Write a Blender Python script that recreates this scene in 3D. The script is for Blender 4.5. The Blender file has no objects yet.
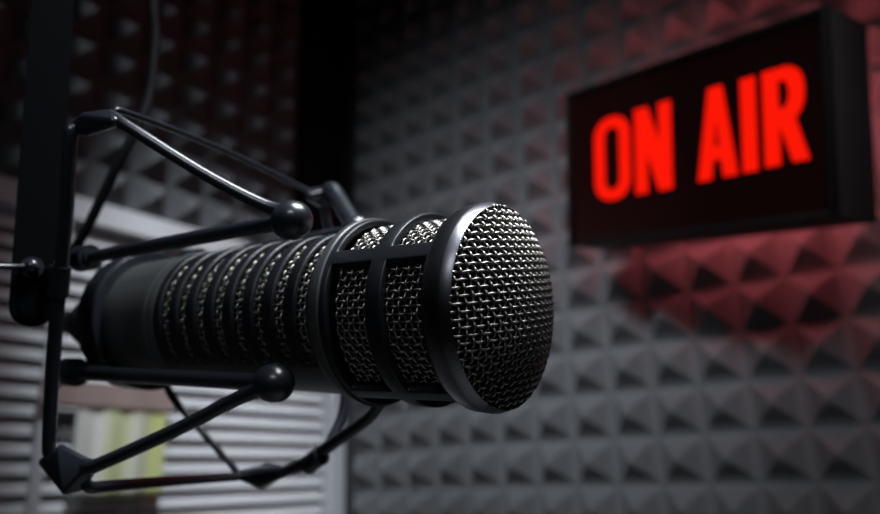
import bpy, bmesh, math, random
from mathutils import Vector, Matrix
random.seed(4)
scn = bpy.context.scene
col = scn.collection
PI = math.pi
ZO = 1.2                                   # camera height above the floor

# ------------------------------------------------------------------ helpers
def link(o, parent=None):
    col.objects.link(o)
    if parent is not None:
        o.parent = parent
    return o

def obj(name, bm, mat, parent=None, smooth=True, angle=40):
    bmesh.ops.recalc_face_normals(bm, faces=bm.faces[:]) if len(bm.faces) < 60000 else None
    me = bpy.data.meshes.new(name)
    bm.to_mesh(me); bm.free()
    me.materials.append(mat)
    if smooth:
        me.shade_smooth()
        if angle:
            try:
                me.set_sharp_from_angle(angle=math.radians(angle))
            except Exception:
                pass
    o = bpy.data.objects.new(name, me)
    return link(o, parent)

def raw(name, verts, faces, mat, parent=None, smooth=True):
    me = bpy.data.meshes.new(name)
    me.from_pydata(verts, [], faces)
    me.materials.append(mat)
    if smooth:
        me.shade_smooth()
    me.update()
    return link(bpy.data.objects.new(name, me), parent)

def thing(name, label, cat, mtx=None, group=None):
    o = bpy.data.objects.new(name, None)
    o.empty_display_size = .02
    link(o)
    if mtx is not None:
        o.matrix_world = mtx
    o['label'] = label; o['category'] = cat
    if group:
        o['group'] = group
    return o

def tag(o, label, cat, group=None):
    o['label'] = label; o['category'] = cat
    if group:
        o['group'] = group
    return o

def struct(o):
    o['kind'] = 'structure'
    return o

def box(bm, size, mtx, bevel=0, seg=2):
    r = bmesh.ops.create_cube(bm, size=1, matrix=mtx @ Matrix.Diagonal((*size, 1)))
    vs = r['verts']
    if bevel:
        es = list({e for v in vs for e in v.link_edges})
        bmesh.ops.bevel(bm, geom=es, offset=bevel, segments=seg, affect='EDGES', profile=.5)

def T(x, y, z):
    return Matrix.Translation((x, y, z))

def frame_of(p, x, y, z):
    m = Matrix((x, y, z)).transposed().to_4x4()
    m.translation = p
    return m

def catmull(pts, n=8):
    P = [Vector(p) for p in pts]
    if len(P) == 2:
        return [P[0].lerp(P[1], i / n) for i in range(n + 1)]
    P = [P[0] * 2 - P[1]] + P + [P[-1] * 2 - P[-2]]
    out = []
    for i in range(1, len(P) - 2):
        a, b, c, d = P[i - 1:i + 3]
        for k in range(n):
            t = k / n
            out.append(.5 * ((2 * b) + (c - a) * t + (2 * a - 5 * b + 4 * c - d) * t * t + (3 * b - a - 3 * c + d) * t ** 3))
    out.append(P[-2].copy())
    return out

def sweep(verts, faces, path, rad, seg=10, closed=False, cap=True):
    """tube along path (list of Vectors); rad = number or list"""
    n = len(path)
    base = len(verts)
    tang = []
    for i in range(n):
        a = path[(i - 1) % n] if (closed or i > 0) else path[i]
        b = path[(i + 1) % n] if (closed or i < n - 1) else path[i]
        d = b - a
        tang.append(d.normalized() if d.length > 1e-12 else Vector((1, 0, 0)))
    up = Vector((0, 0, 1))
    if abs(tang[0].dot(up)) > .9:
        up = Vector((0, 1, 0))
    nrm = (up - tang[0] * up.dot(tang[0])).normalized()
    for i in range(n):
        nrm = nrm - tang[i] * nrm.dot(tang[i])
        nrm.normalize()
        bn = tang[i].cross(nrm)
        r = rad[i] if isinstance(rad, (list, tuple)) else rad
        for k in range(seg):
            a = 2 * PI * k / seg
            verts.append(path[i] + nrm * (r * math.cos(a)) + bn * (r * math.sin(a)))
    m = n if closed else n - 1
    for i in range(m):
        j = (i + 1) % n
        for k in range(seg):
            l = (k + 1) % seg
            faces.append((base + i * seg + k, base + i * seg + l, base + j * seg + l, base + j * seg + k))
    if cap and not closed:
        faces.append(tuple(base + k for k in range(seg))[::-1])
        faces.append(tuple(base + (n - 1) * seg + k for k in range(seg)))

def tube(name, pts, rad, mat, parent, seg=14, n=8, label=None):
    v, f = [], []
    path = catmull(pts, n)
    if isinstance(rad, (list, tuple)):
        m = len(path)
        rr = []
        for i in range(m):
            s = i / (m - 1) * (len(rad) - 1)
            k = min(int(s), len(rad) - 2)
            rr.append(rad[k] + (rad[k + 1] - rad[k]) * (s - k))
        rad = rr
    sweep(v, f, path, rad, seg)
    o = raw(name, v, f, mat, parent)
    o.data.set_sharp_from_angle(angle=math.radians(50))
    if label:
        o['label'] = label
    return o

def lathe(bm, prof, seg=96, closed=False):
    """revolve (t, r) pairs about the local X axis"""
    rings = []
    for t, r in prof:
        if r < 1e-6:
            rings.append([bm.verts.new((t, 0, 0))])
        else:
            rings.append([bm.verts.new((t, r * math.cos(2 * PI * k / seg), r * math.sin(2 * PI * k / seg))) for k in range(seg)])
    for a, b in zip(rings, rings[1:]):
        if len(a) == 1 and len(b) == 1:
            continue
        for k in range(seg):
            l = (k + 1) % seg
            if len(a) == 1:
                bm.faces.new((a[0], b[k], b[l]))
            elif len(b) == 1:
                bm.faces.new((a[k], b[0], a[l]))
            else:
                bm.faces.new((a[k], b[k], b[l], a[l]))

def cyl(bm, p, axis, r, h, seg=24, bevel=0):
    q = Vector((0, 0, 1)).rotation_difference(Vector(axis).normalized()).to_matrix().to_4x4()
    m = Matrix.Translation(p) @ q
    r_ = bmesh.ops.create_cone(bm, cap_ends=True, segments=seg, radius1=r, radius2=r, depth=h, matrix=m)
    if bevel:
        es = [e for e in {e for v in r_['verts'] for e in v.link_edges} if len(e.link_faces) == 2 and any(len(f.verts) > 4 for f in e.link_faces)]
        bmesh.ops.bevel(bm, geom=es, offset=bevel, segments=2, affect='EDGES')

# ------------------------------------------------------------------ materials
def new_mat(name):
    m = bpy.data.materials.new(name); m.use_nodes = True
    nt = m.node_tree
    return m, nt, nt.nodes['Principled BSDF']

def mat(name, colr, rough=.5, metal=0, spec=.5, bump=0, bscale=200, coat=0, trans=0, var=0):
    m, nt, b = new_mat(name)
    b.inputs['Base Color'].default_value = (*colr, 1)
    b.inputs['Roughness'].default_value = rough
    b.inputs['Metallic'].default_value = metal
    b.inputs['Specular IOR Level'].default_value = spec
    b.inputs['Coat Weight'].default_value = coat
    if bump or var:
        tc = nt.nodes.new('ShaderNodeTexCoord')
        nz = nt.nodes.new('ShaderNodeTexNoise')
        nz.inputs['Scale'].default_value = bscale
        nz.inputs['Detail'].default_value = 4
        nt.links.new(tc.outputs['Object'], nz.inputs['Vector'])
        if bump:
            bp = nt.nodes.new('ShaderNodeBump')
            bp.inputs['Strength'].default_value = bump
            bp.inputs['Distance'].default_value = .002
            nt.links.new(nz.outputs['Fac'], bp.inputs['Height'])
            nt.links.new(bp.outputs['Normal'], b.inputs['Normal'])
        if var:
            mr = nt.nodes.new('ShaderNodeMapRange')
            mr.inputs['To Min'].default_value = max(0, rough - var)
            mr.inputs['To Max'].default_value = min(1, rough + var)
            nt.links.new(nz.outputs['Fac'], mr.inputs['Value'])
            nt.links.new(mr.outputs['Result'], b.inputs['Roughness'])
    return m

def emit(name, colr, s):
    m, nt, b = new_mat(name)
    b.inputs['Base Color'].default_value = (*[c * .05 for c in colr], 1)
    b.inputs['Emission Color'].default_value = (*colr, 1)
    b.inputs['Emission Strength'].default_value = s
    b.inputs['Specular IOR Level'].default_value = .03
    return m

M_foam = mat('charcoal_foam', (.105, .107, .112), .95, 0, .15, .5, 420)
M_wall = mat('dark_wall_paint', (.03, .03, .034), .85, bump=.2, bscale=60)
M_ceil = mat('dark_ceiling_paint', (.03, .03, .033), .9, bump=.2, bscale=60)
M_floor = mat('dark_carpet', (.03, .03, .034), 1, bump=.6, bscale=300)
M_black = mat('satin_black_metal', (.012, .013, .017), .32, .0, .6, var=.06, bscale=90)
M_shell = mat('powder_black_metal', (.009, .0105, .014), .4, .0, .5, bump=.03, bscale=900)
M_rim = mat('polished_gunmetal', (.22, .22, .24), .32, 1, .5, var=.05, bscale=60)
M_body = mat('dark_grey_metal', (.075, .08, .08), .42, .3, .5, var=.05, bscale=80)
M_wire = mat('steel_wire', (.43, .415, .385), .36, 1, .5, var=.08, bscale=500)
M_core = mat('black_pop_foam', (.006, .006, .006), 1, 0, .05)
M_mount = mat('gloss_black_coated_steel', (.018, .021, .028), .31, 0, .7, coat=.35, var=.05, bscale=120)
M_matte = mat('matte_black_metal', (.0035, .004, .005), .8, 0, .02, bump=.03, bscale=400)
M_rubber = mat('black_rubber', (.006, .006, .007), .75, 0, .12)
M_sign = mat('black_sign_housing', (.004, .0035, .0035), .6, 0, .12)
M_signside = mat('grey_sign_housing', (.032, .027, .027), .6, 0, .2, bump=.03, bscale=200)
M_face = mat('smoked_acrylic', (.010, .0015, .0015), .3, 0, .2)
M_letter = emit('red_lit_letter', (1, .0085, .0015), .97)
M_glow = emit('added_red_glow', (1, .17, .19), 8)
M_edge = emit('added_red_edge_glow', (1, .16, .18), 20.0)
M_slat = mat('pale_grey_slat', (.60, .60, .61), .5, 0, .4)
M_frame = mat('pale_window_paint', (.50, .51, .53), .5, 0, .4)
M_post = mat('black_post_paint', (.006, .006, .008), .7, 0, .2)
M_lampbody = mat('white_lamp_metal', (.6, .6, .6), .4)

m, nt, b = new_mat('window_glass')
M_glass = m
for n_ in list(nt.nodes):
    if n_.type != 'OUTPUT_MATERIAL':
        nt.nodes.remove(n_)
tr = nt.nodes.new('ShaderNodeBsdfTransparent'); tr.inputs['Color'].default_value = (.9, .93, .93, 1)
gl = nt.nodes.new('ShaderNodeBsdfGlossy'); gl.inputs['Roughness'].default_value = .02
mx = nt.nodes.new('ShaderNodeMixShader'); mx.inputs['Fac'].default_value = .08
nt.links.new(tr.outputs[0], mx.inputs[1]); nt.links.new(gl.outputs[0], mx.inputs[2])
nt.links.new(mx.outputs[0], [n_ for n_ in nt.nodes if n_.type == 'OUTPUT_MATERIAL'][0].inputs['Surface'])

# striped cloth : white and yellow-green vertical stripes (object X runs across the cloth, 0..1)
m, nt, b = new_mat('stand_in_cloth'); M_cloth = m
tc = nt.nodes.new('ShaderNodeTexCoord'); sp = nt.nodes.new('ShaderNodeSeparateXYZ')
rp = nt.nodes.new('ShaderNodeValToRGB')
nt.links.new(tc.outputs['Generated'], sp.inputs[0]); nt.links.new(sp.outputs['X'], rp.inputs[0])
els = rp.color_ramp.elements
stops = [(0, (.50, .50, .48)), (.12, (.62, .61, .57)), (.22, (.74, .73, .68)), (.30, (.62, .62, .52)), (.40, (.55, .58, .32)), (.52, (.55, .58, .32)),
         (.62, (.62, .62, .52)), (.72, (.60, .60, .46)), (.82, (.54, .57, .23)), (.95, (.54, .57, .23)), (1, (.5, .5, .36))]
els[0].position, els[0].color = stops[0][0], (*stops[0][1], 1)
els[1].position, els[1].color = stops[-1][0], (*stops[-1][1], 1)
for p_, c_ in stops[1:-1]:
    e_ = els.new(p_); e_.color = (*c_, 1)
nt.links.new(rp.outputs[0], b.inputs['Base Color'])
b.inputs['Roughness'].default_value = .9
M_lit_slat = mat('warm_lit_slat_brown', (.30, .22, .20), .9, bump=.2, bscale=300)

# ------------------------------------------------------------------ camera
FPX = 754.6
pitch, roll = .28409, -.024839
cp, sp_ = math.cos(pitch), math.sin(pitch)
F = Vector((0, cp, sp_)); U0 = Vector((0, -sp_, cp)); X0 = Vector((1, 0, 0))
cX = X0 * math.cos(roll) + U0 * math.sin(roll)
cU = -X0 * math.sin(roll) + U0 * math.cos(roll)
O = Vector((0, 0, ZO))
cam = bpy.data.cameras.new('camera')
cam.sensor_width = 36; cam.sensor_fit = 'HORIZONTAL'
cam.lens = 36 * FPX / 880
cam.clip_start = .01
camo = bpy.data.objects.new('camera', cam); link(camo)
camo.matrix_world = frame_of(O, cX, cU, -F)
cam.dof.use_dof = True
cam.dof.focus_distance = .188
cam.dof.aperture_fstop = (36 * FPX / 880) / 3.3
cam.dof.aperture_blades = 0
scn.camera = camo

# ------------------------------------------------------------------ room
yaw = .64734
A = Vector((math.cos(yaw), -math.sin(yaw), 0))      # along the right wall, towards the viewer
B = Vector((-math.sin(yaw), -math.cos(yaw), 0))     # along the left wall, towards the viewer
Zv = Vector((0, 0, 1))
C = Vector((-.14239, 1.10835, ZO - .0048))          # corner of the two foam surfaces
PT, FH = .05, .029                                  # foam pitch and pyramid height
H = 2.5
L = 2.6                                             # room length along each wall
def room(a, b, z):                                  # a along right wall, b along left wall, absolute z
    p = C + A * a + B * b
    return Vector((p.x, p.y, z))
RM = frame_of(Vector((C.x, C.y, 0)), A, B, Zv)
RM_flip = None
# note: A x B points down, so build room meshes straight in world space
def wbox(bm, a0, a1, b0, b1, z0, z1):
    vs = [bm.verts.new(room(a, b, z)) for z in (z0, z1) for a, b in ((a0, b0), (a1, b0), (a1, b1), (a0, b1))]
    for q in ((0, 1, 2, 3), (4, 5, 6, 7), (0, 1, 5, 4), (1, 2, 6, 5), (2, 3, 7, 6), (3, 0, 4, 7)):
        bm.faces.new([vs[i] for i in q])

WZ1 = ZO + .304; WZ0 = ZO - .50; WB0, WB1 = -.0, 1.15
BS = -.011                                           # foam base plane offset behind the fitted plane
WT = .10
bm = bmesh.new(); wbox(bm, -WT, L, BS - WT, BS, 0, H)
wall_right = struct(obj('wall_right', bm, M_wall, smooth=False))
bm = bmesh.new()
wbox(bm, BS - WT, BS, BS, L, WZ1, H); wbox(bm, BS - WT, BS, BS, L, 0, WZ0)
wbox(bm, BS - WT, BS, WB1, L, WZ0, WZ1)
wall_left = struct(obj('wall_left', bm, M_wall, smooth=False))
bm = bmesh.new(); wbox(bm, L, L + WT, -WT, L + WT, 0, H); struct(obj('wall_near_right', bm, M_wall, smooth=False))
bm = bmesh.new(); wbox(bm, -WT, L, L, L + WT, 0, H); struct(obj('wall_near_left', bm, M_wall, smooth=False))
bm = bmesh.new(); wbox(bm, -WT, L + WT, -WT, L + WT, -.1, 0); struct(obj('floor', bm, M_floor, smooth=False))
bm = bmesh.new(); wbox(bm, -WT, L + WT, -WT, L + WT, H, H + .1); struct(obj('ceiling', bm, M_ceil, smooth=False))

def foam(name, along, nrm, off_a, off_z, a0, a1, skip, parent):
    """field of square pyramids with softly rounded tips and valleys"""
    verts, faces = [], []
    N = 8
    i0 = math.ceil((a0 - off_a) / PT + .5); i1 = int((a1 - off_a) / PT - .5)
    zlo, zhi = .03, H - .03
    j0 = math.ceil((zlo - ZO - off_z) / PT + .5); j1 = int((zhi - ZO - off_z) / PT - .5)
    base = C.copy()
    for i in range(i0, i1 + 1):
        for j in range(j0, j1 + 1):
            ca = off_a + i * PT; cz = ZO + off_z + j * PT
            if skip(ca, cz):
                continue
            # only the part in and near the view is finely built
            fine = ca < 1.25 and ZO - .5 < cz < ZO + 1.0
            n = N if fine else 2
            k0 = len(verts)
            for p in range(n + 1):
                for q in range(n + 1):
                    u, v = p / n * 2 - 1, q / n * 2 - 1
                    d = max(abs(u), abs(v))
                    h = FH * (1 - d)
                    if fine:                       # narrow flat valley, blunt tip
                        h = FH * max(0, 1 - d / .875)
                        if d < .1:
                            h = FH * .90
                    pt = base + along * (ca + u * PT / 2) + nrm * (BS + .004 + h)
                    verts.append((pt.x, pt.y, cz + v * PT / 2))
            for p in range(n):
                for q in range(n):
                    a_ = k0 + p * (n + 1) + q
                    quad = (a_, a_ + n + 1, a_ + n + 2, a_ + 1)
                    # split along the pyramid's own ridges
                    up_, vp_ = (p + .5) / n * 2 - 1, (q + .5) / n * 2 - 1
                    if up_ * vp_ > 0:
                        faces += [(quad[0], quad[1], quad[2]), (quad[0], quad[2], quad[3])]
                    else:
                        faces += [(quad[0], quad[1], quad[3]), (quad[1], quad[2], quad[3])]
    me = bpy.data.meshes.new(name)
    me.from_pydata(verts, [], faces); me.materials.append(M_foam); me.update()
    bmx = bmesh.new(); bmx.from_mesh(me)
    bmesh.ops.remove_doubles(bmx, verts=bmx.verts[:], dist=1e-5)
    bmesh.ops.recalc_face_normals(bmx, faces=bmx.faces[:])
    bmx.to_mesh(me); bmx.free()
    o = link(bpy.data.objects.new(name, me), parent)
    o['kind'] = 'structure'
    return o

PB = .102                                            # corner post width along the left wall
foam('acoustic_foam', A, B, .0373, -.0048 + PT / 3, -.01, L - .02, lambda a, z: False, wall_right)
foam('acoustic_foam', B, A, .1324 - .0005, .4658 + PT / 3 - .0048, PB, L - .02,
     lambda b, z: WZ0 - .02 < z < WZ1 + .02 and b < WB1 + .02, wall_left)

# corner post above the window head
bm = bmesh.new(); wbox(bm, BS, .0, .017, PB - .006, WZ1 + .005, H)
struct(obj('trim_1', bm, M_post, smooth=False))

# ---- window_1 : frame, glass, and the dim room behind it
bm = bmesh.new()
wbox(bm, -.085, .0, .0, .026, WZ0, WZ1)                       # jamb beside the corner
wbox(bm, -.085, .0, WB1 - .03, WB1, WZ0, WZ1)
wbox(bm, -.085, .004, .026, WB1 - .03, WZ0, WZ0 + .03)
wbox(bm, -.085, -.03, .026, WB1 - .03, WZ1 - .02, WZ1)
wbox(bm, -.085, -.055, .55, .575, WZ0 + .03, WZ1 - .02)
win = struct(obj('window_1', bm, M_frame, smooth=False))
bm = bmesh.new(); wbox(bm, -.074, -.068, .026, WB1 - .03, WZ0 + .03, WZ1 - .02)
o = obj('pane', bm, M_glass, win, smooth=False); o['kind'] = 'structure'

# ---- venetian blind
blind = thing('venetian_blind', 'pale grey horizontal venetian blind covering the window left of the foam corner', 'blind',
              Matrix.Translation(room(-.02, .55, WZ0 + .03)))
BI = blind.matrix_world.inverted()
def bobj(name, bm, mt, par=blind, smooth=False):
    bm.transform(BI)
    return obj(name, bm, mt, par, smooth=smooth)
bb0, bb1 = .036, WB1 - .036
bm = bmesh.new(); wbox(bm, -.028, .006, bb0, bb1, WZ1 - .026, WZ1 - .001); bobj('headrail', bm, M_slat)
bm = bmesh.new()
pitch_s, wid, ang = .0187, .0212, math.radians(53)
z = WZ1 - .040
ts = .0007
while z > WZ0 + .05:
    prof = []
    for k in range(7):
        s = (k / 6 - .5)
        crown = .0016 * (1 - 4 * s * s)
        # room-side edge (positive a) hangs down
        a_ = -.011 + s * wid * math.cos(ang) + crown * math.sin(ang)
        z_ = z - s * wid * math.sin(ang) + crown * math.cos(ang)
        prof.append((a_, z_))
    lo = [[bm.verts.new(room(a_ - ts * k2, b_, z_)) for a_, z_ in prof] for k2 in (0, 1) for b_ in (bb0, bb1)]
    f0, f1, g0, g1 = lo
    for k in range(6):
        bm.faces.new((f0[k], f1[k], f1[k + 1], f0[k + 1]))
        bm.faces.new((g0[k], g0[k + 1], g1[k + 1], g1[k]))
    bm.faces.new((f0[0], g0[0], g1[0], f1[0])); bm.faces.new((f0[-1], f1[-1], g1[-1], g0[-1]))
    z -= pitch_s
bobj('slats', bm, M_slat, smooth=True)
bm = bmesh.new(); wbox(bm, -.020, .002, bb0, bb1, WZ0 + .032, WZ0 + .046); bobj('bottom_rail', bm, M_slat)
for bc in (.43, .78):
    bm = bmesh.new(); wbox(bm, .0035, .0042, bc - .006, bc + .006, WZ0 + .04, WZ1 - .026); bobj('ladder_tape', bm, M_frame)

# ---- striped cloth, stands in for bright stripes of unclear source
def on_left(b, zr, a=.012):
    return room(a, b, ZO + zr)
cb0, cb1 = .400, .297
ct, cbm = .078, -.012
clo = thing('stand_in_cloth', 'small stand-in cloth with white and yellow-green vertical stripes hanging against the blind', 'cloth',
            Matrix.Translation(on_left((cb0 + cb1) / 2, cbm)))
def sheet(nm, b0, b1, z0, z1, mt, th=.0012, a0=.010, wav=.0022):
    # local X runs across the cloth
    vs, fs = [], []
    n, mrows = 40, 10
    org = on_left((cb0 + cb1) / 2, cbm)
    dirx = (room(0, b1, 0) - room(0, b0, 0)).normalized()
    wid_ = abs(b1 - b0)
    for s in (0, 1):
        for i in range(n + 1):
            for j in range(mrows + 1):
                u = i / n; v = j / mrows
                y = a0 + wav * math.sin(u * 21) * (1 - .4 * v) + th * s
                x = (b0 + (b1 - b0) * u)
                p = on_left(x, z0 + (z1 - z0) * v, y) - org
                vs.append(p)
    K = (n + 1) * (mrows + 1)
    idx = lambda s, i, j: s * K + i * (mrows + 1) + j
    for i in range(n):
        for j in range(mrows):
            fs.append((idx(0, i, j), idx(0, i + 1, j), idx(0, i + 1, j + 1), idx(0, i, j + 1)))
            fs.append((idx(1, i, j), idx(1, i, j + 1), idx(1, i + 1, j + 1), idx(1, i + 1, j)))
    for i in range(n):
        for j in (0, mrows):
            fs.append((idx(0, i, j), idx(1, i, j), idx(1, i + 1, j), idx(0, i + 1, j)))
    for j in range(mrows):
        for i in (0, n):
            fs.append((idx(0, i, j), idx(0, i, j + 1), idx(1, i, j + 1), idx(1, i, j)))
    return raw(nm, vs, fs, mt, clo)
sheet('panel', cb0, cb1, cbm, ct + .003, M_cloth)
o = sheet('lit_slat_band', .440, .292, ct, ct + .026, M_lit_slat, th=.004, a0=.009, wav=.0008)  # brown tone paints a warmly lit slat
o['label'] = 'brown band standing in for a warmly lit slat'

# dim room beyond the glass
bm = bmesh.new(); wbox(bm, -1.3, -1.2, -.8, 2.4, 0, H)
struct(obj('wall_beyond', bm, mat('dim_grey_wall', (.05, .05, .055), .9), smooth=False))

# ------------------------------------------------------------------ microphone local frame
E = Vector
MO = Vector((0.01453869, 0.19985404, 0.04388291 + ZO))
et = Vector((-0.82402084, 0.55600072, 0.1088708)); en = Vector((-0.5655141, -0.79550374, -0.21764099)); eu = Vector((-0.03440142, -0.24090869, 0.96993791))
MM = frame_of(MO, et, en, eu)
# local: X = back along the microphone's axis, Y = towards the viewer, Z = up
mic = thing('studio_microphone', 'large black broadcast microphone with a woven steel grille, held in the shock mount', 'microphone', MM)

PW, WR = .00192, .00036
# -- weave on a tube of radius rf(t)
def weave_tube(name, t0, t1, rf, nphi, mt, parent, wr=WR * .93, amp=.00035, sub=4, seg=5):
    nt_ = int(round((t1 - t0) / PW))
    v, f = [], []
    for k in range(nt_ + 1):
        t = t0 + k * PW
        path = []
        n = nphi * sub
        for s in range(n):
            ph = 2 * PI * s / n
            r = rf(t) + amp * math.cos(PI * (s / sub + k))
            path.append(Vector((t, r * math.cos(ph), r * math.sin(ph))))
        sweep(v, f, path, wr, seg, closed=True)
    for mI in range(nphi):
        ph = 2 * PI * mI / nphi
        path = []
        for s in range(nt_ * sub + 1):
            t = t0 + s / sub * PW
            r = rf(t) - amp * math.cos(PI * (s / sub + mI))
            path.append(Vector((t, r * math.cos(ph), r * math.sin(ph))))
        sweep(v, f, path, wr, seg)
    return raw(name, v, f, mt, parent)

def r_body(t):                      # outer radius of the slotted body
    return .0250 - (t - .042) * .0145
# shell with openings: angles and t grids
def shell(name, ts, rf, is_open, mt, parent, thick, angs, bev=.0005):
    bm = bmesh.new()
    grid = [[bm.verts.new((t, rf(t) * math.cos(a), rf(t) * math.sin(a))) for a in angs] for t in ts]
    n = len(angs)
    for i in range(len(ts) - 1):
        for k in range(n):
            l = (k + 1) % n
            am = (angs[k] + (angs[l] if l else angs[l] + 2 * PI)) / 2
            if is_open((ts[i] + ts[i + 1]) / 2, am % (2 * PI)):
                continue
            bm.faces.new((grid[i][k], grid[i + 1][k], grid[i + 1][l], grid[i][l]))
    for v_ in [v_ for v_ in bm.verts if not v_.link_faces]:
        bm.verts.remove(v_)
    o = obj(name, bm, mt, parent, smooth=True, angle=35)
    md = o.modifiers.new('thick', 'SOLIDIFY'); md.thickness = thick; md.offset = -1; md.use_even_offset = True
    if bev:
        b_ = o.modifiers.new('bevel', 'BEVEL'); b_.width = bev; b_.segments = 2; b_.limit_method = 'ANGLE'; b_.angle_limit = math.radians(50)
    return o

def ang_list(breaks, step):
    br = sorted(b_ % (2 * PI) for b_ in breaks)
    out = []
    for a, b_ in zip(br, br[1:] + [br[0] + 2 * PI]):
        n = max(1, int(math.ceil((b_ - a) / step)))
        out += [a + (b_ - a) * i / n for i in range(n)]
    return sorted(x % (2 * PI) for x in out)

# -- head cage: four ribs, two rows of windows
ROLL = math.radians(-9)
RIB = math.radians(5.0)
ribs = [ROLL + math.radians(45 + 90 * k) for k in range(4)]
br = [r_ + s * RIB for r_ in ribs for s in (-1, 1)]
angs = ang_list(br, math.radians(3))
CR = .0275
wins = [(.0052, .0178), (.0230, .0370)]
def cage_open(t, a):
    if not any(w0 < t < w1 for w0, w1 in wins):
        return False
    for r_ in ribs:
        d = (a - r_ + PI) % (2 * PI) - PI
        if abs(d) < RIB:
            return False
    return True
tsC = [.0010, .0026, .0052, .0178, .0206, .0230, .0370, .0390, .0415]
cage = shell('head_cage', tsC, lambda t: CR, cage_open, M_shell, mic, .0024, angs, .00045)
# polished front ring with a wide chamfer
bm = bmesh.new()
lathe(bm, [(.0004, .0266), (-.0030, .0268), (-.0037, .0270), (-.0039, .0272), (-.0037, .0274), (-.0012, .0283), (-.0008, .02835), (.0034, .0281), (.0040, .0278), (.0040, .0268)], 128)
o = obj('front_ring', bm, M_rim, mic, angle=30); o['label'] = 'polished gunmetal front ring'
# ring behind the cage
bm = bmesh.new()
lathe(bm, [(.0390, .0262), (.0390, .0278), (.0394, .0281), (.0414, .0281), (.0424, .0276), (.0440, .0264), (.0446, .0262), (.0450, .0252), (.0450, .0235)], 128)
obj('rear_ring', bm, M_body, mic, angle=30)

# -- grille wires : dome
DR, DH, DT = .0271, .0078, -.0032
DS = (DR * DR + DH * DH) / (2 * DH)
def dome_pt(y, z, off=0):
    r2 = y * y + z * z
    q = math.sqrt(max(DS * DS - r2, 0))
    nrm = Vector((-q, y, z)) / DS
    return Vector((DT - (q - (DS - DH)), y, z)) + nrm * off
v, f = [], []
nw = int(DR / PW)
amp = .00046
for axis in (0, 1):
    for k in range(-nw, nw + 1):
        c = k * PW
        half = math.sqrt(max(DR * DR - c * c, 0))
        if half < .002:
            continue
        n = max(4, int(half / PW * 5))
        path = []
        for s in range(-n, n + 1):
            d = half * s / n
            off = amp * math.cos(PI * (d / PW + k)) * (1 if axis == 0 else -1)
            path.append(dome_pt(d, c, off) if axis == 0 else dome_pt(c, d, off))
        sweep(v, f, path, WR * 1.05, 6)
dome = raw('dome_grille', v, f, M_wire, mic)
dome['label'] = 'rounded woven steel wire front grille'
weave_tube('head_grille', .0042, .0042 + PW * 16, lambda t: .0246, 78, M_wire, mic)
# -- dark foam inside the head
bm = bmesh.new()
prof = [(.045, .0005)] + [(.045, .0230), (.002, .0234), (-.002, .0238)]
for k in range(9, -1, -1):
    r_ = .0236 * k / 9
    prof.append((dome_pt(r_, 0).x + .0019, r_ if k else 0))
lathe(bm, prof, 64)
obj('foam_core', bm, M_core, mic)

# -- slotted body
slot0, sp, sw = .0490, .00900, .0045
slots = [(slot0 + sp * k - sw / 2, slot0 + sp * k + sw / 2) for k in range(8)]
sl_ang = [(math.radians(-33), math.radians(98)), (math.radians(130), math.radians(228))]
br = [x for p in sl_ang for x in p]
angB = ang_list(br, math.radians(3))
tsB = [.0420]
for s0, s1 in slots:
    tsB += [s0, s1]
tsB += [.1165, .1180]
def body_open(t, a):
    if not any(s0 < t < s1 for s0, s1 in slots):
        return False
    d = a if a < math.radians(320) else a - 2 * PI
    return any(a0 < x < a1 for a0, a1 in sl_ang for x in (a, d))
shell('slotted_body', tsB, r_body, body_open, M_shell, mic, .0016, angB, .0006)
weave_tube('body_mesh', .0432, .0432 + PW * 38, lambda t: r_body(t) - .0023, 72, M_wire, mic, sub=4)
bm = bmesh.new(); lathe(bm, [(.044, 0), (.044, .0200), (.1175, .0195), (.1175, 0)], 64)
obj('inner_tube', bm, M_core, mic)
# -- rear body
bm = bmesh.new()
lathe(bm, [(.1178, .0205), (.1178, .0240), (.1184, .0243), (.1204, .0243), (.1210, .0238), (.1222, .0232), (.1230, .0232), (.1238, .0236), (.1250, .0234),
           (.1560, .0222), (.1640, .0214), (.1700, .0196), (.1742, .0165), (.1756, .0140), (.1756, .0)], 112)
obj('rear_body', bm, M_body, mic, angle=35)
bm = bmesh.new()
lathe(bm, [(.1750, .0), (.1750, .0098), (.1780, .0100), (.1950, .0098), (.1962, .0090), (.1990, .0070), (.2100, .0046), (.2100, 0)], 48)
obj('cable_connector', bm, M_black, mic, angle=30)

# ------------------------------------------------------------------ shock mount
mount = thing('shock_mount', 'black spider shock mount of bent rods and ball ends cradling the microphone', 'shock mount', MM)
def Lp(t, n, u):
    return Vector((t, n, u))
# clamp collar round the rear of the body, with its pads
bm = bmesh.new()
lathe(bm, [(.1500, .0226), (.1500, .0258), (.1508, .0264), (.1596, .0264), (.1604, .0258), (.1604, .0222), (.1500, .0226)], 80)
obj('clamp_collar', bm, M_mount, mount, angle=35)
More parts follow.
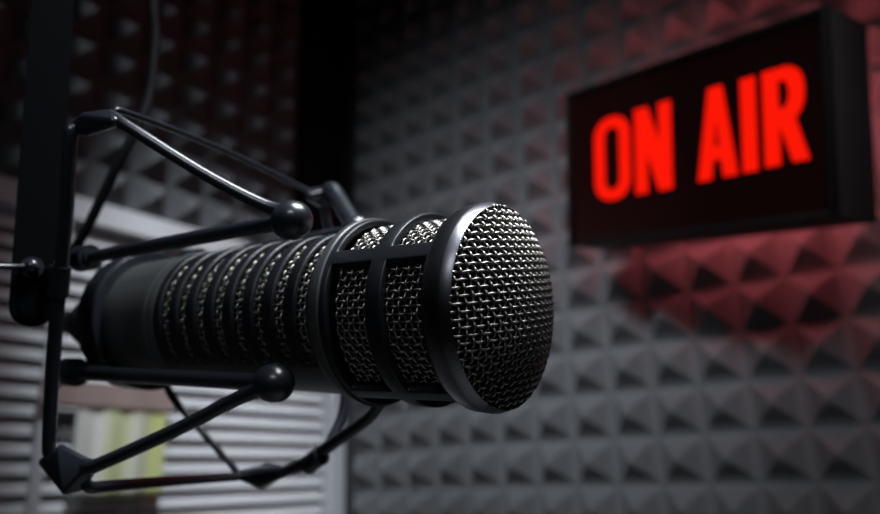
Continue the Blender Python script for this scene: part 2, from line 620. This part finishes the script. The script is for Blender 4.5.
# four straight arms running forward from the collar, each with a ball end
def ball(name, p, r, parent, stretch=1.0, axis=(1, 0, 0)):
    bm = bmesh.new()
    bmesh.ops.create_uvsphere(bm, u_segments=32, v_segments=18, radius=r)
    q = Vector((1, 0, 0)).rotation_difference(Vector(axis).normalized()).to_matrix().to_4x4()
    bm.transform(Matrix.Translation(p) @ q @ Matrix.Diagonal((stretch, 1, 1, 1)))
    return obj(name, bm, M_mount, parent, angle=None)
arms = [((.1526, .0255, .0242), (.0498, .0250, .0275), .00235, .0057),
        ((.1641, .0255, -.0167), (.058, .027, -.0181), .0026, .0056),
        ((.1060 + .05, -.0245, .0235), (.0729, -.030, .0285), .0024, .0054),
        ((.1600, -.0240, -.0200), (.0950, -.0260, -.0180), .0024, .0050)]
for k, (p0, p1, r, rb) in enumerate(arms):
    a0, a1 = Vector(p0), Vector(p1)
    d = (a1 - a0).normalized()
    arm = tube('arm', [a0 - d * .004, a0.lerp(a1, .5), a1], r, M_mount, mount, seg=18)
    if k < 2:
        ball('ball_end', a1, rb, arm, 1.12, d)
    else:
        ball('ball_end', a1, rb, arm, 1.0, d)
    # knuckle on the collar
    bm = bmesh.new()
    cyl(bm, a0 - d * .001, d, r * 2.0, .010, 24, .0014)
    cyl(bm, a0 - d * .0082, d, r * 1.5, .0055, 6, .0004)
    if k == 1:
        box(bm, (.0030, .0016, .0130), Matrix.Translation(a0 - d * .0115), .0007)
    obj('knuckle', bm, M_mount, arm, angle=35)
# outer loop: four corner brackets joined by rods
def wedge(name, pts, r, parent):
    bm = bmesh.new()
    for p in pts:
        bmesh.ops.create_icosphere(bm, subdivisions=2, radius=r, matrix=Matrix.Translation(p))
    res = bmesh.ops.convex_hull(bm, input=bm.verts[:])
    dead = [g for g in res['geom_interior'] + res['geom_unused'] if isinstance(g, bmesh.types.BMVert)]
    bmesh.ops.delete(bm, geom=list(set(dead)), context='VERTS')
    return obj(name, bm, M_mount, parent, angle=28)
wedge('corner_bracket', [Lp(.1135, .052, .0600), Lp(.1055, .052, .0625), Lp(.0985, .048, .0628), Lp(.0955, .049, .0600), Lp(.1060, .051, .0588)], .0016, mount)
wedge('corner_bracket', [Lp(.1400, .050, -.0418), Lp(.1330, .048, -.0378), Lp(.1215, .0455, -.0420), Lp(.1255, .046, -.0488), Lp(.1275, .050, -.0492), Lp(.1245, .043, -.0440)], .0015, mount)
wedge('corner_bracket', [Lp(.1420, -.030, -.0650), Lp(.1294, -.030, -.0670), Lp(.1170, -.030, -.0615), Lp(.1300, -.034, -.0625)], .0022, mount)
wedge('corner_bracket', [Lp(.1075, -.045, .0470), Lp(.0985, -.045, .0470), Lp(.1010, -.045, .0420), Lp(.1040, -.040, .0450)], .0024, mount)
tube('loop_rod', [Lp(.1100, .053, .0605), Lp(.1104, .054, .0560), Lp(.1162, .053, .0346), Lp(.1243, .052, .0093), Lp(.1314, .051, -.0155), Lp(.1365, .050, -.0362), Lp(.1370, .049, -.0400)],
     .0021, M_mount, mount)
tube('loop_rod', [Lp(.1250, .046, -.0470), Lp(.124, .044, -.0496), Lp(.126, .035, -.0515), Lp(.134, .002, -.0585), Lp(.1422, -.030, -.0655)], .0019, M_mount, mount)
tube('loop_rod', [Lp(.0975, .048, .0632), Lp(.0985, .042, .0640), Lp(.1087, .000, .0600), Lp(.1075, -.040, .0485), Lp(.1065, -.045, .0470)], .00105, M_mount, mount)
tube('loop_rod', [Lp(.1030, -.045, .0440), Lp(.0975, -.047, .005), Lp(.0930, -.041, -.034), Lp(.0925, -.0305, -.0495)], .0019, M_mount, mount)
# slanting suspension arms from the corners to the ball ends and the collar
tube('suspension_arm', [Lp(.0985, .048, .0622), Lp(.092, .0465, .0580), Lp(.072, .0365, .0425), Lp(.0555, .0285, .0318), Lp(.0478, .025, .0300)], [.0021, .0018, .0018, .0020, .0026], M_mount, mount)
tube('suspension_arm', [Lp(.1215, .0465, -.0425), Lp(.1150, .046, -.0412), Lp(.0878, .037, -.0305), Lp(.0700, .031, -.0225), Lp(.058, .027, -.0183)], [.0026, .0021, .0021, .0021, .0027], M_mount, mount)
nod = tube('suspension_arm', [Lp(.1220, -.030, -.0635), Lp(.1077, -.030, -.0581), Lp(.0944, -.030, -.0510), Lp(.084, -.0295, -.0453), Lp(.069, -.028, -.0367), Lp(.0560, -.0220, -.0250)], [0.0022, .0024, .0024, .0022, .0024], M_mount, mount)
bm = bmesh.new()
cyl(bm, Lp(.1000, -.030, -.0556), Lp(-.0133, 0, .0071), .0036, .011, 20, .001)
obj('cord_sleeve', bm, M_mount, nod, angle=35)
tube('suspension_arm', [Lp(.1420, -.029, -.0640), Lp(.1530, -.023, -.0490), Lp(.1680, -.0170, -.0300), Lp(.1640, -.0160, -.0180)], [.0013, .0013, .0016, .002], M_mount, mount)
tube('suspension_arm', [Lp(.1000, -.045, .0465), Lp(.0960, -.0435, .0465), Lp(.0892, -.040, .0410), Lp(.0729, -.030, .0285)], [.0034, .0036, .0034, .0034], M_mount, mount)

# ------------------------------------------------------------------ boom bracket
def UP(x, y, d):
    return O + d * (F + cX * ((x - 440) / FPX) - cU * ((y - 257) / FPX))
boom = thing('boom_arm', 'flat black vertical boom bar with a rounded lower end and thumb bolt', 'microphone arm',
             Matrix.Translation(UP(33, 306, .238)))
BO = boom.matrix_world.translation.copy()
# bar plane: width across the picture's left-right, thickness towards the viewer
face_dir = (O - BO); face_dir.z = 0; face_dir.normalize()
wx = Zv.cross(face_dir).normalized()
tl = math.radians(3.2)
BMx = frame_of(Vector((0, 0, 0)), wx * math.cos(tl) + Zv * math.sin(tl), -face_dir, Zv * math.cos(tl) - wx * math.sin(tl))      # local: X width, Y depth, Z up
bw, bt, bh = .0134, .0036, .42
bm = bmesh.new()
ring_f, ring_b = [], []
outline = [(-bw / 2, bh), (-bw / 2, 0)]
for k in range(1, 12):
    a_ = PI + PI * k / 12
    outline.append((bw / 2 * math.cos(a_), bw / 2 * .95 * math.sin(a_)))
outline += [(bw / 2, 0), (bw / 2, bh)]
fv = [bm.verts.new((x, -bt / 2, z_)) for x, z_ in outline]; bv = [bm.verts.new((x, bt / 2, z_)) for x, z_ in outline]
bm.faces.new(fv); bm.faces.new(bv[::-1])
for k in range(len(outline)):
    l = (k + 1) % len(outline)
    bm.faces.new((fv[k], bv[k], bv[l], fv[l]))
bmesh.ops.bevel(bm, geom=[e for e in bm.edges if len(e.link_faces) == 2 and any(len(f_.verts) > 6 for f_ in e.link_faces)], offset=.0006, segments=2, affect='EDGES')
bm.transform(BMx)
obj('flat_bar', bm, M_matte, boom, angle=35)
# thumb bolt with lever
bp = Vector((-.0010, -bt / 2, .0115))
bm = bmesh.new(); cyl(bm, bp + Vector((0, -.0016, 0)), (0, 1, 0), .0034, .0034, 28, .0008)
bmesh.ops.create_uvsphere(bm, u_segments=20, v_segments=12, radius=.0022, matrix=T(bp.x, bp.y - .0036, bp.z))
bm.transform(BMx); bolt = obj('thumb_bolt', bm, M_mount, boom, angle=35)
lv, lf = [], []
sweep(lv, lf, [BMx @ Vector((bp.x + .001, bp.y - .0028, bp.z)), BMx @ Vector((bp.x - .012, bp.y - .0028, bp.z - .0006)), BMx @ Vector((bp.x - .034, bp.y - .0028, bp.z - .0008))], .0010, 12)
raw('lever', lv, lf, M_mount, bolt)
bm = bmesh.new(); cyl(bm, Vector((.0, .0005, -.0005)), (0, 1, 0), .0046, bt + .003, 28, .0008); bm.transform(BMx)
obj('pivot_pin', bm, M_matte, boom, angle=35)
# lug holding the mount's loop rod
rod_pt = MM @ Lp(.1225, .0523, .0150)
p0 = BMx @ Vector((.003, -.0004, .0085)); p1 = rod_pt - BO
d = p1 - p0
bm = bmesh.new()
mx_ = frame_of(p0 + d * .42, d.normalized(), d.normalized().cross(Zv).normalized() * -1, d.normalized().cross(d.normalized().cross(Zv).normalized() * -1))
box(bm, (d.length * .95, .004, .008), mx_, .0008)
lug = obj('lug', bm, M_matte, boom, angle=35)
bm = bmesh.new()
rd = (MM.to_3x3() @ (Lp(.1162, .053, .0346) - Lp(.1243, .052, .0093))).normalized()
cyl(bm, p1, rd, .0030, .011, 24, .0008)
obj('rod_sleeve', bm, M_mount, lug, angle=35)
# upper tube to the ceiling
bm = bmesh.new()
box(bm, (.020, .012, .06), BMx @ T(0, .006, bh - .01), .002)
obj('bar_clamp', bm, M_matte, boom, angle=35)
zc = H - BO.z
bm = bmesh.new(); q0 = BMx @ Vector((0, .010, 0))
cyl(bm, Vector((q0.x, q0.y, (bh - .03 + zc - .01) / 2)), (0, 0, 1), .009, zc - .01 - bh + .03, 28)
obj('pole', bm, M_matte, boom, angle=35)
bm = bmesh.new(); cyl(bm, Vector((q0.x, q0.y, zc - .006)), (0, 0, 1), .045, .012, 40, .002)
obj('ceiling_plate', bm, M_matte, boom, angle=35)

# ------------------------------------------------------------------ microphone cable
c0 = MM @ Vector((.206, 0, 0)); c1 = MM @ Vector((.222, .000, .002))
pts = [c0, c1, UP(28, 300, .318), UP(52, 270, .318), UP(80, 240, .315), UP(117, 166, .318), UP(140, 122, .325), UP(150, 90, .335), UP(155, 40, .345), UP(158, -30, .36)]
last = pts[-1]
pts += [last + Vector((0, .04, .12)), last + Vector((.01, .16, .50)), Vector((last.x + .01, last.y + .26, H - .002))]
org = c0.copy()
cab = tube('microphone_cable', [p - org for p in pts], .0021, M_rubber, None, seg=12, n=10)
cab.location = org
tag(cab, 'thin black cable rising from the rear of the microphone past the loop rod', 'cable')

# ------------------------------------------------------------------ ON AIR sign
so, scx, scz, SW, SH, ry, rpz, rr = .15, .5734, .2969, .2797, .1650, .3105, .0955, -.173
SY = {'yaw': yaw + ry}
A1 = Vector((math.cos(SY['yaw']), -math.sin(SY['yaw']), 0)); N1 = Vector((-math.sin(SY['yaw']), -math.cos(SY['yaw']), 0))
V2 = Zv * math.cos(rpz) + N1 * math.sin(rpz)
A2 = A1 * math.cos(rr) + V2 * math.sin(rr)
V3 = -A1 * math.sin(rr) + V2 * math.cos(rr)
N3 = A2.cross(V3)                                           # out of the face
sc_ = C + A * scx + Zv * scz + B * so
SM = frame_of(sc_, A2, V3, N3)
sign = thing('on_air_sign', 'black box sign on the foam wall with glowing red ON AIR letters', 'sign', SM)
SD = .068                                                   # depth of the box
FW, FHT, OX, OY = SW + .007, SH + .004, -.0035, -.001
# housing: box with a recessed front
bm = bmesh.new()
fr, dp = .0055, .004
box(bm, (FW - .0006, FHT - .0006, SD - .006), T(OX, OY, -SD / 2 - .003), .0008)
o = obj('housing', bm, M_signside, sign, angle=35); o['label'] = 'dark grey metal box'
bm = bmesh.new()
for sx in (-1, 1):
    box(bm, (fr, FHT, .007), T(OX + sx * (FW / 2 - fr / 2), OY, -.0035), .0006)
for sy in (-1, 1):
    box(bm, (FW - 2 * fr, fr, .007), T(OX, OY + sy * (FHT / 2 - fr / 2), -.0035), .0006)
obj('front_frame', bm, M_sign, sign, angle=35)
bm = bmesh.new(); box(bm, (FW - 2 * fr, FHT - 2 * fr, .002), T(OX, OY, -.0045))
face = obj('face_panel', bm, M_face, sign, smooth=False)
zf = -.0035
def letter(polys, holes=()):
    cu = bpy.data.curves.new('letter', 'CURVE'); cu.dimensions = '2D'; cu.fill_mode = 'BOTH'
    cu.extrude = .0006; cu.bevel_depth = 0
    for pl in list(polys) + list(holes):
        s = cu.splines.new('POLY'); s.points.add(len(pl) - 1)
        for p_, (x, y) in zip(s.points, pl):
            p_.co = (x * SW, y * SH, 0, 1)
        s.use_cyclic_u = True
    tmp = bpy.data.objects.new('letter_curve', cu); col.objects.link(tmp)
    dg = bpy.context.evaluated_depsgraph_get()
    me = bpy.data.meshes.new_from_object(tmp.evaluated_get(dg))
    bpy.data.objects.remove(tmp)
    me.name = 'letter'
    me.materials.clear(); me.materials.append(M_letter)
    me.transform(T(0, 0, zf + .0008))
    o = link(bpy.data.objects.new('letter', me), face)
    return o
def stad(cx, cy, hw, hh, r, n=10):
    """rounded rectangle in fractions of the face; r = corner radius as (rx, ry)"""
    out = []
    for qx, qy, a0 in ((1, 1, 0), (-1, 1, 90), (-1, -1, 180), (1, -1, 270)):
        for k in range(n + 1):
            a = math.radians(a0 + 90 * k / n)
            out.append((cx + qx * (hw - r[0]) + r[0] * math.cos(a), cy + qy * (hh - r[1]) + r[1] * math.sin(a)))
    return out
letters = [
    ('O', [stad(-.302, .008, .083, .260, (.076, .120))], [stad(-.302, .008, .036, .195, (.034, .060))]),
    ('N', [[(-.194, .266), (-.138, .266), (-.090, .035), (-.090, .266), (-.041, .266), (-.041, -.245), (-.095, -.245), (-.144, -.005), (-.144, -.245), (-.194, -.245)]], []),
    ('A', [[(.061, -.236), (.108, .266), (.157, .266), (.202, -.233), (.153, -.233), (.146, -.135), (.117, -.135), (.109, -.236)]],
     [[(.122, -.060), (.1315, .120), (.141, -.060)]]),
    ('I', [[(.222, .262), (.270, .262), (.270, -.231), (.222, -.231)]], []),
    ('R', [[(.295, .266), (.370, .266), (.391, .256), (.409, .230), (.420, .190), (.423, .130), (.420, .075), (.410, .030), (.393, -.004),
            (.430, -.221), (.381, -.221), (.346, -.030), (.343, -.030), (.343, -.224), (.295, -.224)]],
     [[(.343, .200), (.358, .200), (.370, .186), (.376, .152), (.377, .120), (.373, .085), (.362, .060), (.343, .060)]]),
]
for nm, pl, hl in letters:
    letter(pl, hl)
# red emitters added behind the box to throw a glow on the foam
bm = bmesh.new(); box(bm, (SW - .05, SH - .05, .004), T(0, 0, -SD - .0015))
o = obj('wall_glow_panel', bm, M_glow, sign, smooth=False); o['label'] = 'added red glow panel on the rear of the box'
bm = bmesh.new()  # strips added to spread the red glow left and up
box(bm, (.003, SH - .012, .006), T(-FW / 2 + OX - .0012, 0, -SD + .004))
box(bm, (SW - .012, .003, .006), T(0, FHT / 2 + OY + .0012, -SD + .004))
o = obj('wall_glow_strip', bm, M_edge, sign, smooth=False); o['label'] = 'added red glow strip along the rear edge of the box'
# wall bracket behind the box
pw = sc_ - N3 * SD
foot = room(scx + .02, BS + .006, sc_.z - .0)
bm = bmesh.new(); SI = SM.inverted()
v_, f_ = [], []
sweep(v_, f_, [SI @ pw, SI @ (pw.lerp(foot, .5)), SI @ foot], .012, 16)
raw('wall_bracket', v_, f_, M_sign, sign)

# ------------------------------------------------------------------ lights
def spot(name, p, tgt, energy, size, blend, colr, rad):
    l = bpy.data.lights.new(name, 'SPOT'); l.energy = energy; l.spot_size = math.radians(size); l.spot_blend = blend
    l.color = colr; l.shadow_soft_size = rad
    o = bpy.data.objects.new(name, l); link(o)
    d = (Vector(tgt) - Vector(p)).normalized()
    o.location = p
    o.rotation_euler = d.to_track_quat('-Z', 'Y').to_euler()
    return o
def fixture(p, tgt, label):
    d = (Vector(tgt) - Vector(p)).normalized()
    t = thing('blind_fill_lamp', label, 'lamp', Matrix.Translation((p[0], p[1], H)))
    pl_ = Vector(p) - t.location
    bm = bmesh.new(); cyl(bm, (0, 0, -.01), (0, 0, 1), .04, .02, 32, .003); obj('base', bm, M_lampbody, t, angle=35)
    bm = bmesh.new(); q = pl_ - d * .10
    v2, f2 = [], []; sweep(v2, f2, [Vector((0, 0, -.01)), q], .008, 14); bm.free()
    raw('stem', v2, f2, M_lampbody, t)
    bm = bmesh.new(); lathe(bm, [(-.12, 0), (-.12, .045), (.02, .06), (.02, .056), (-.02, .054), (-.11, .042), (-.11, 0)], 40)
    qq = Vector((1, 0, 0)).rotation_difference(d).to_matrix().to_4x4()
    bm.transform(Matrix.Translation(pl_) @ qq); obj('shade', bm, M_lampbody, t, angle=35)
def area(name, p, tgt, sx, sy, energy, colr, spread):
    l = bpy.data.lights.new(name, 'AREA'); l.shape = 'RECTANGLE'; l.size = sx; l.size_y = sy
    l.energy = energy; l.color = colr; l.spread = math.radians(spread)
    o = bpy.data.objects.new(name, l); link(o)
    o.location = p
    d = (Vector(tgt) - Vector(p)).normalized()
    o.rotation_euler = d.to_track_quat('-Z', 'Y').to_euler()
    return o
def panel(name, label, p, tgt, sx, sy, energy, colr, spread):
    o = area(name, p, tgt, sx, sy, energy, colr, spread)
    d = (Vector(tgt) - Vector(p)).normalized()
    R = d.to_track_quat('-Z', 'Y').to_matrix().to_4x4()
    t = thing('studio_light_panel', label, 'lamp', Matrix.Translation((p[0], p[1], H)))
    pl_ = Vector(p) - t.location
    bm = bmesh.new()
    box(bm, (sx + .03, sy + .03, .03), Matrix.Translation(pl_) @ R @ T(0, 0, .02), .004)
    obj('housing', bm, M_matte, t, angle=35)
    for s in (-1, 1):
        v2, f2 = [], []
        q = pl_ + (R @ Vector((s * sx * .4, 0, .034)))
        sweep(v2, f2, [Vector((q.x, q.y, 0)), q], .006, 12)
        raw('hanger', v2, f2, M_matte, t)
KEYP = Vector((.19, .18, 1.82))
panel('overhead_panel_lamp', 'black framed light panel hanging above the microphone', KEYP, Vector((.10, .30, ZO)), .46, .28, 1.9, (.90, .94, 1), 62)
FILP = Vector((-.15, -.75, 2.0))
panel('rear_fill_light', 'unseen fill light panel added behind the viewer', FILP, Vector((.06, .6, ZO + .22)), .5, .36, .45, (.88, .93, 1), 32)  # added fill from the front, lifts the microphone mesh

WLT = room(.33, 0, ZO + .20)
panel('wall_fill_light', 'unseen light panel added near the ceiling to light the right foam wall', room(.25, 1.54, 2.43), room(.30, 0, ZO + .26), .46, .34, .95, (.88, .93, 1), 22)  # added out of view to concentrate light on the foam
WIN = room(.62, .62, 2.25); WTg = room(0, .21, ZO + .05)
spot('blind_fill_spot', WIN, WTg, 70, 26, 1, (.86, .93, 1), .03)  # unseen spot added because the overhead panel misses the blind
fixture(WIN, WTg, 'unseen white spotlight added to brighten the window blind')
# unseen desk added below the microphone to bounce light upward
desk = thing('bounce_desk', 'unseen desk added under the microphone to bounce light up', 'desk', Matrix.Translation(room(.62, .75, 0)))
bm = bmesh.new(); ax = A.to_3d(); RMx = frame_of(Vector((0, 0, 0)), A, -B, Zv)
box(bm, (1.0, .9, .03), RMx @ T(0, 0, .76), .003)
obj('desktop', bm, mat('bounce_desk_laminate', (.07, .07, .07), .6), desk, smooth=False)
for sx in (-1, 1):
    for sy in (-1, 1):
        bm = bmesh.new(); box(bm, (.04, .04, .745), RMx @ T(sx * .46, sy * .41, .3725), .003)
        obj('leg', bm, M_matte, desk, smooth=False)
w = bpy.data.worlds.new('World'); scn.world = w; w.use_nodes = True
bg = w.node_tree.nodes['Background']
bg.inputs['Color'].default_value = (.55, .62, .75, 1); bg.inputs['Strength'].default_value = .05

vs = scn.view_settings
vs.view_transform = 'Standard'; vs.look = 'None'; vs.gamma = 1; vs.use_curve_mapping = False; vs.exposure = 0
